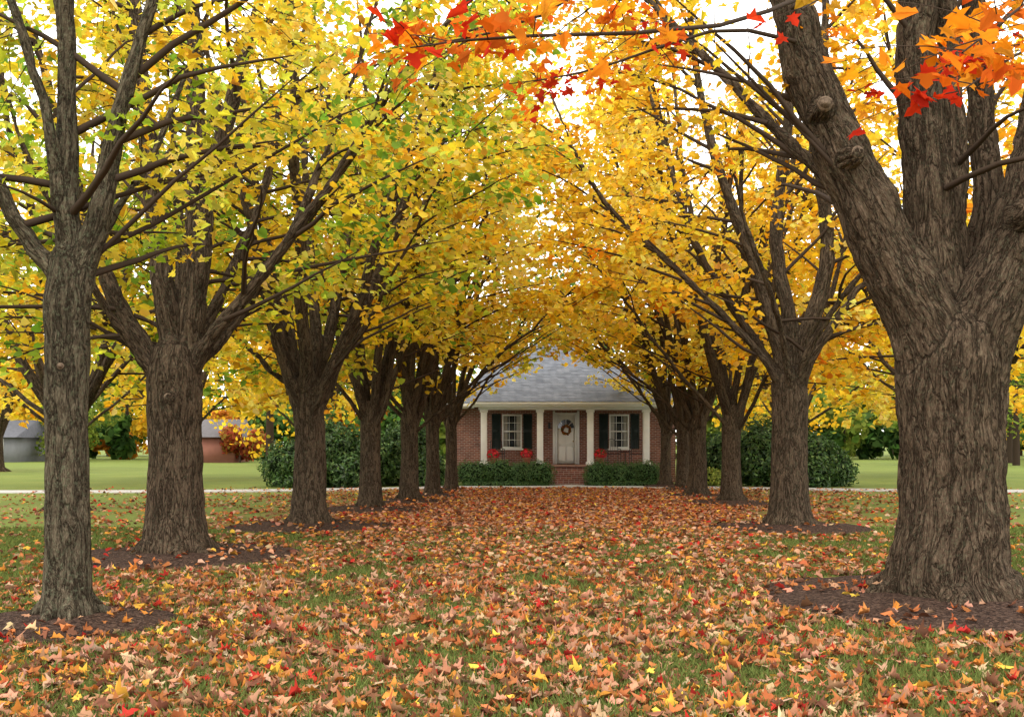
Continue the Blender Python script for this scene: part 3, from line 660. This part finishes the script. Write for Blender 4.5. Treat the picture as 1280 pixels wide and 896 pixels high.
# dried autumn wreath hanging on the door under the fanlight
n=260; th=rng.uniform(0,2*np.pi,n); rr=.17+rng.normal(0,.025,n)
P=np.stack([cx+rr*np.cos(th),np.full(n,WY+.015)+rng.normal(0,.012,n),2.2+rr*np.sin(th)],1)
mk_obj('door_wreath',leaves_mesh('door_wreath',P,np.array([[0,-1,.2]])+rng.normal(0,.5,(n,3)),rng.normal(0,1,(n,3)),np.full(n,.07),pick([((.35,.08,.03),2),((.12,.09,.03),3),((.5,.25,.05),1)],n),'sim'),M_litter,H)
box('door_jamb',1.82,1.9,WY-.03,WY+.1,FZ,2.93,M_white,H); box('door_jamb',2.66,2.74,WY-.03,WY+.1,FZ,2.93,M_white,H)
box('door_head',1.9,2.66,WY-.03,WY+.1,2.84,2.93,M_white,H); box('door_casing',1.72,1.815,WY-.05,WY-.003,FZ,3.0,M_white,H)
box('door_casing',2.745,2.84,WY-.05,WY-.003,FZ,3.0,M_white,H)
tb=Tubes(); tb.add(np.array([(2.58,WY+.05,1.72),(2.58,WY-.0,1.72),(2.58,WY-.03,1.72)]),np.array([.015,.03,.005]),10); mk_obj('door_knob',tb.mesh('k'),M_brass,H)
box('wall_lantern',1.52,1.62,WY-.16,WY-.04,2.25,2.5,M_dark,H,.01); box('lantern_bracket',1.55,1.59,WY-.045,WY-.003,2.3,2.34,M_dark,H)
box('porch_base',-1.35,5.6,39.85,WY-.003,-.1,FZ-.06,M_brick,H); box('porch_floor',-1.42,5.67,39.78,WY-.004,FZ-.06,FZ,mat_simple('porch_floor',(.3,.17,.13),.7),H,.008)
for k in range(4):
    box('front_step',1.5,3.05,39.85-.3*(k+1),39.848-.3*k,-.1,FZ-.15*(k+1)-.02,M_brick,H,.01)
for k,c in enumerate((-1.13,1.13,3.15,5.4)):
    box('column_shaft',c-.125,c+.125,39.95,40.2,FZ+.12,2.88,M_white,H,.012)
    box('column_base',c-.17,c+.17,39.905,40.245,FZ,FZ+.12,M_white,H,.01); box('column_capital',c-.16,c+.16,39.915,40.235,2.88,2.98,M_white,H,.01)
box('porch_beam',-1.35,5.62,39.92,40.22,2.98,3.14,M_white,H)
box('porch_ceiling',-1.35,5.62,40.22,WY-.01,3.06,3.1,M_white,H)
EZ=3.28
box('porch_fascia',-1.62,5.86,39.6,39.64,3.08,EZ,M_white,H); box('porch_fascia_side',-1.62,-1.58,39.64,41.4,3.08,EZ,M_white,H); box('porch_fascia_side',5.82,5.86,39.64,41.4,3.08,EZ,M_white,H)
box('gutter',-1.66,5.9,39.52,39.597,EZ-.1,EZ-.0,M_white,H,.02)
box('porch_soffit',-1.58,5.82,39.64,41.4,3.141,3.16,M_white,H)
poly('porch_roof',[(-1.68,39.5,EZ+.01),(5.92,39.5,EZ+.01),(2.12,43.1,5.05),(2.12,47,5.05),(-1.68,47,EZ+.01),(5.92,47,EZ+.01)],[[0,1,2],[0,2,3,4],[1,5,3,2]],M_roof,H)
EX0,EX1,EY0,EY1=-3.1,7.4,41.45,53.5
poly('main_roof',[(EX0,EY0,EZ),(EX1,EY0,EZ),(EX1,EY1,EZ),(EX0,EY1,EZ),(1.0,47.3,6.35),(3.3,47.3,6.35)],[[0,1,5,4],[1,2,5],[2,3,4,5],[3,0,4]],M_roof,H)
for (a,b) in ((EX0,-1.63),(5.87,EX1)): box('main_fascia',a,b,41.4,41.445,3.08,EZ,M_white,H)
box('main_soffit',EX0+.01,EX1-.01,41.446,53.4,3.201,3.22,M_white,H)
box('main_fascia_side',EX0,EX0+.04,41.45,53.5,3.05,EZ-.003,M_white,H); box('main_fascia_side',EX1-.04,EX1,41.45,53.5,3.05,EZ-.003,M_white,H)
M_pot=mat_simple('terracotta',(.3,.12,.07),.8)
def flower_pot(x,y,z):
    t=Tubes(); t.add(np.array([(x,y,z+.0),(x,y,z+.02),(x,y,z+.25),(x,y,z+.27),(x,y,z+.3),(x,y,z+.3)]),np.array([.1,.11,.16,.19,.19,.02]),18)
    o=mk_obj('flower_pot',t.mesh('flower_pot'),M_pot)
    n=420; d=rng.normal(0,1,(n,3)); d/=np.linalg.norm(d,axis=1,keepdims=True); P=np.array([x,y,z+.44])+d*[.27,.22,.22]*rng.uniform(.6,1,(n,1))
    C=pick([((.75,.02,.035),6),((.06,.12,.03),2.5),((.8,.07,.07),1.5)],n)
    mk_obj('red_blooms',leaves_mesh('bl',P,d+[0,0,.4],rng.normal(0,1,(n,3)),np.full(n,.09),C,'sim'),M_green,o)
for x in (-.75,.6,3.55): flower_pot(x,40.0,FZ)
def chair(x,y,rot,wide=.5,name='porch_chair'):
    t=Tubes(); c,s=math.cos(rot),math.sin(rot)
    def W(p): return np.array([(x+a*c-b*s,y+a*s+b*c,FZ+z) for a,b,z in p])
    h=wide/2
    for a in (-h,h):
        t.add(W([(a,-.22,0),(a,-.22,.62)]),[.014,.014],6); t.add(W([(a,.24,0),(a,.22,.45),(a*.97,.3,.95)]),[.014]*3,6)
        t.add(W([(a,-.24,.62),(a,.0,.65),(a,.24,.63)]),[.016]*3,6)
    t.add(W([(-h,.3,.95),(-h*.5,.31,1.02),(0,.31,1.05),(h*.5,.31,1.02),(h,.3,.95)]),[.015]*5,6)
    t.add(W([(-h,.24,.55),(h,.24,.55)]),[.012]*2,6)
    k=int(wide/.07)
    for i in range(1,k):
        a=-h+wide*i/k; t.add(W([(a,.23,.5),(a,.3,1.0)]),[.006]*2,5)
    for i in range(8):
        b=-.22+.44*i/7; t.add(W([(-h,b,.44),(h,b,.44)]),[.017]*2,6)
    mk_obj(name,t.mesh(name),M_dark)
chair(4.15,40.95,.15,.55); chair(5.15,41.0,-.3,.55)
t=Tubes(); t.add(np.array([(4.65,40.9,FZ),(4.65,40.9,FZ+.02),(4.65,40.9,FZ+.04),(4.65,40.9,FZ+.5),(4.65,40.9,FZ+.51),(4.65,40.9,FZ+.54),(4.65,40.9,FZ+.54)]),np.array([.01,.16,.02,.02,.25,.25,.01]),18); mk_obj('porch_table',t.mesh('porch_table'),M_dark)
chair(-.6,41.2,.2,.5)
# ---------------------------------------------------------------- distance
def far_trees():
    P=[];Nn=[];C=[];tb=Tubes();S=[]
    pals=[PG,[((.75,.45,.03),3),((.5,.38,.04),1)],[((.55,.20,.03),3),((.6,.3,.03),1)],[((.25,.3,.05),2),((.12,.18,.03),1)],[((.36,.07,.035),2),((.42,.15,.04),1.3),((.35,.25,.05),1)]]
    spec=[]
    for i in range(110):
        x=-160+320*(i+rng.uniform())/110; spec.append((x,rng.uniform(108,145),rng.uniform(9,17),rng.choice([0,1,2,3,3,0,1])))
    for i in range(80):
        x=-110+220*(i+rng.uniform())/80; spec.append((x,rng.uniform(101,107),rng.uniform(5,8),rng.choice([0,0,3,3,2,1])))
    for x,y,h,k in [(-9,64,14,0),(-2,70,17,3),(4,66,15,0),(9,72,18,3),(15,66,14,1),(-18,74,15,1),(-23.5,86,4.5,4),(-26.5,92,5,2),(32,74,8,3),(38,75,13,3),(42,84,12,0),(-48,99,13,1),(-62,88,14,2),(50,92,13,1),(24,82,13,1),(62,90,14,3),(-34,101,13,1),(-40,92,8,3)]: spec.append((x,y,h,k))
    for x,y,h,k in spec:
        big=y<96; n=2000 if big else 560
        cr=h*.38; tb.add(np.array([(x,y,-.1),(x,y,h*.25),(x,y,h*.6)]),np.array([h*.022,h*.018,.06]),7)
        m=9; cen=rng.normal(0,1,(m,3))*[cr*.5,cr*.5,h*.17]+[x,y,h*(.55 if h>8 else .45)]
        idx=rng.integers(0,m,n); d=rng.normal(0,1,(n,3)); d/=np.linalg.norm(d,axis=1,keepdims=True)
        p=cen[idx]+d*rng.uniform(.6,1.05,(n,1))*cr*.52
        ok=p[:,2]>h*.04; P.append(p[ok]);Nn.append((d+[0,0,.3])[ok]); C.append(pick(pals[k],n)[ok]*rng.uniform(.8,1.2)); S.append(np.full(ok.sum(),.34 if big else .78))
    P=np.vstack(P);D=np.vstack(Nn);C=np.vstack(C);S=np.concatenate(S);n=len(P)
    o=mk_obj('distant_trees',leaves_mesh('dt',P,D+rng.normal(0,.5,(n,3)),rng.normal(0,1,(n,3)),S*rng.uniform(.7,1.3,n),C,'sim',.1,.2,.2),M_leaf)
    mk_obj('distant_trunks',tb.mesh('dtr'),M_twig,o)
far_trees()
def far_house(x,y,w,d,h,col,rc):
    e=empty('distant_house'); mw=mat_simple('siding',col,.8,2,.1); mr=mat_simple('far_roof',rc,.9,4,.2)
    box('walls',x,x+w,y,y+d,-.1,h,mw,e)
    poly('gable_roof',[(x-.4,y-.5,h),(x+w+.4,y-.5,h),(x+w+.4,y+d+.5,h),(x-.4,y+d+.5,h),(x-.4,y+d/2,h+1.6),(x+w+.4,y+d/2,h+1.6)],[[0,1,5,4],[2,3,4,5],[0,4,3],[1,2,5]],mr,e)
    for i in range(int(w//3)):
        a=x+1+i*3; box('window_frame',a-.08,a+1.08,y-.05,y-.01,.92,2.08,M_white,e); box('window_pane',a,a+1,y-.07,y-.051,1,2.0,M_glass,e)
far_house(-53,88,9,7,2.2,(.2,.2,.21),(.1,.1,.11)); far_house(-29.5,86,5.5,5,2.2,(.27,.11,.08),(.10,.09,.09))
# ---------------------------------------------------------------- light
w=bpy.data.worlds.new('World'); sc.world=w; w.use_nodes=True; nt=w.node_tree; nt.nodes.clear()
EL,AZ=math.radians(52),math.radians(215)
s=N(nt,'ShaderNodeTexSky',sky_type='NISHITA'); s.sun_disc=False; s.sun_elevation=EL; s.sun_rotation=AZ; s.dust_density=3; s.air_density=1
c=mix(nt,.85,s.outputs[0],(24,23.8,23.2))
b=N(nt,'ShaderNodeBackground'); b.inputs[1].default_value=.135; L(nt,c,b.inputs[0]); o=N(nt,'ShaderNodeOutputWorld'); L(nt,b.outputs[0],o.inputs[0])
sd=bpy.data.lights.new('sun','SUN'); sd.energy=1.3; sd.angle=math.radians(25); sd.color=(1,.95,.86)
so=bpy.data.objects.new('sun',sd); COL.objects.link(so)
dirv=Vector((math.sin(AZ)*math.cos(EL),math.cos(AZ)*math.cos(EL),math.sin(EL)))
so.rotation_euler=dirv.to_track_quat('Z','Y').to_euler(); so.location=(0,0,30)
# ---------------------------------------------------------------- camera
cd=bpy.data.cameras.new('camera'); cd.lens=35; cd.sensor_width=36; cd.shift_y=.0836; cd.clip_end=3000; cd.clip_start=.05
co=bpy.data.objects.new('camera',cd); COL.objects.link(co); co.location=(0,0,1.6); co.rotation_euler=(math.radians(90),0,0); sc.camera=co
print('TREE LEAVES',NL,'T total',time.time()-T0)
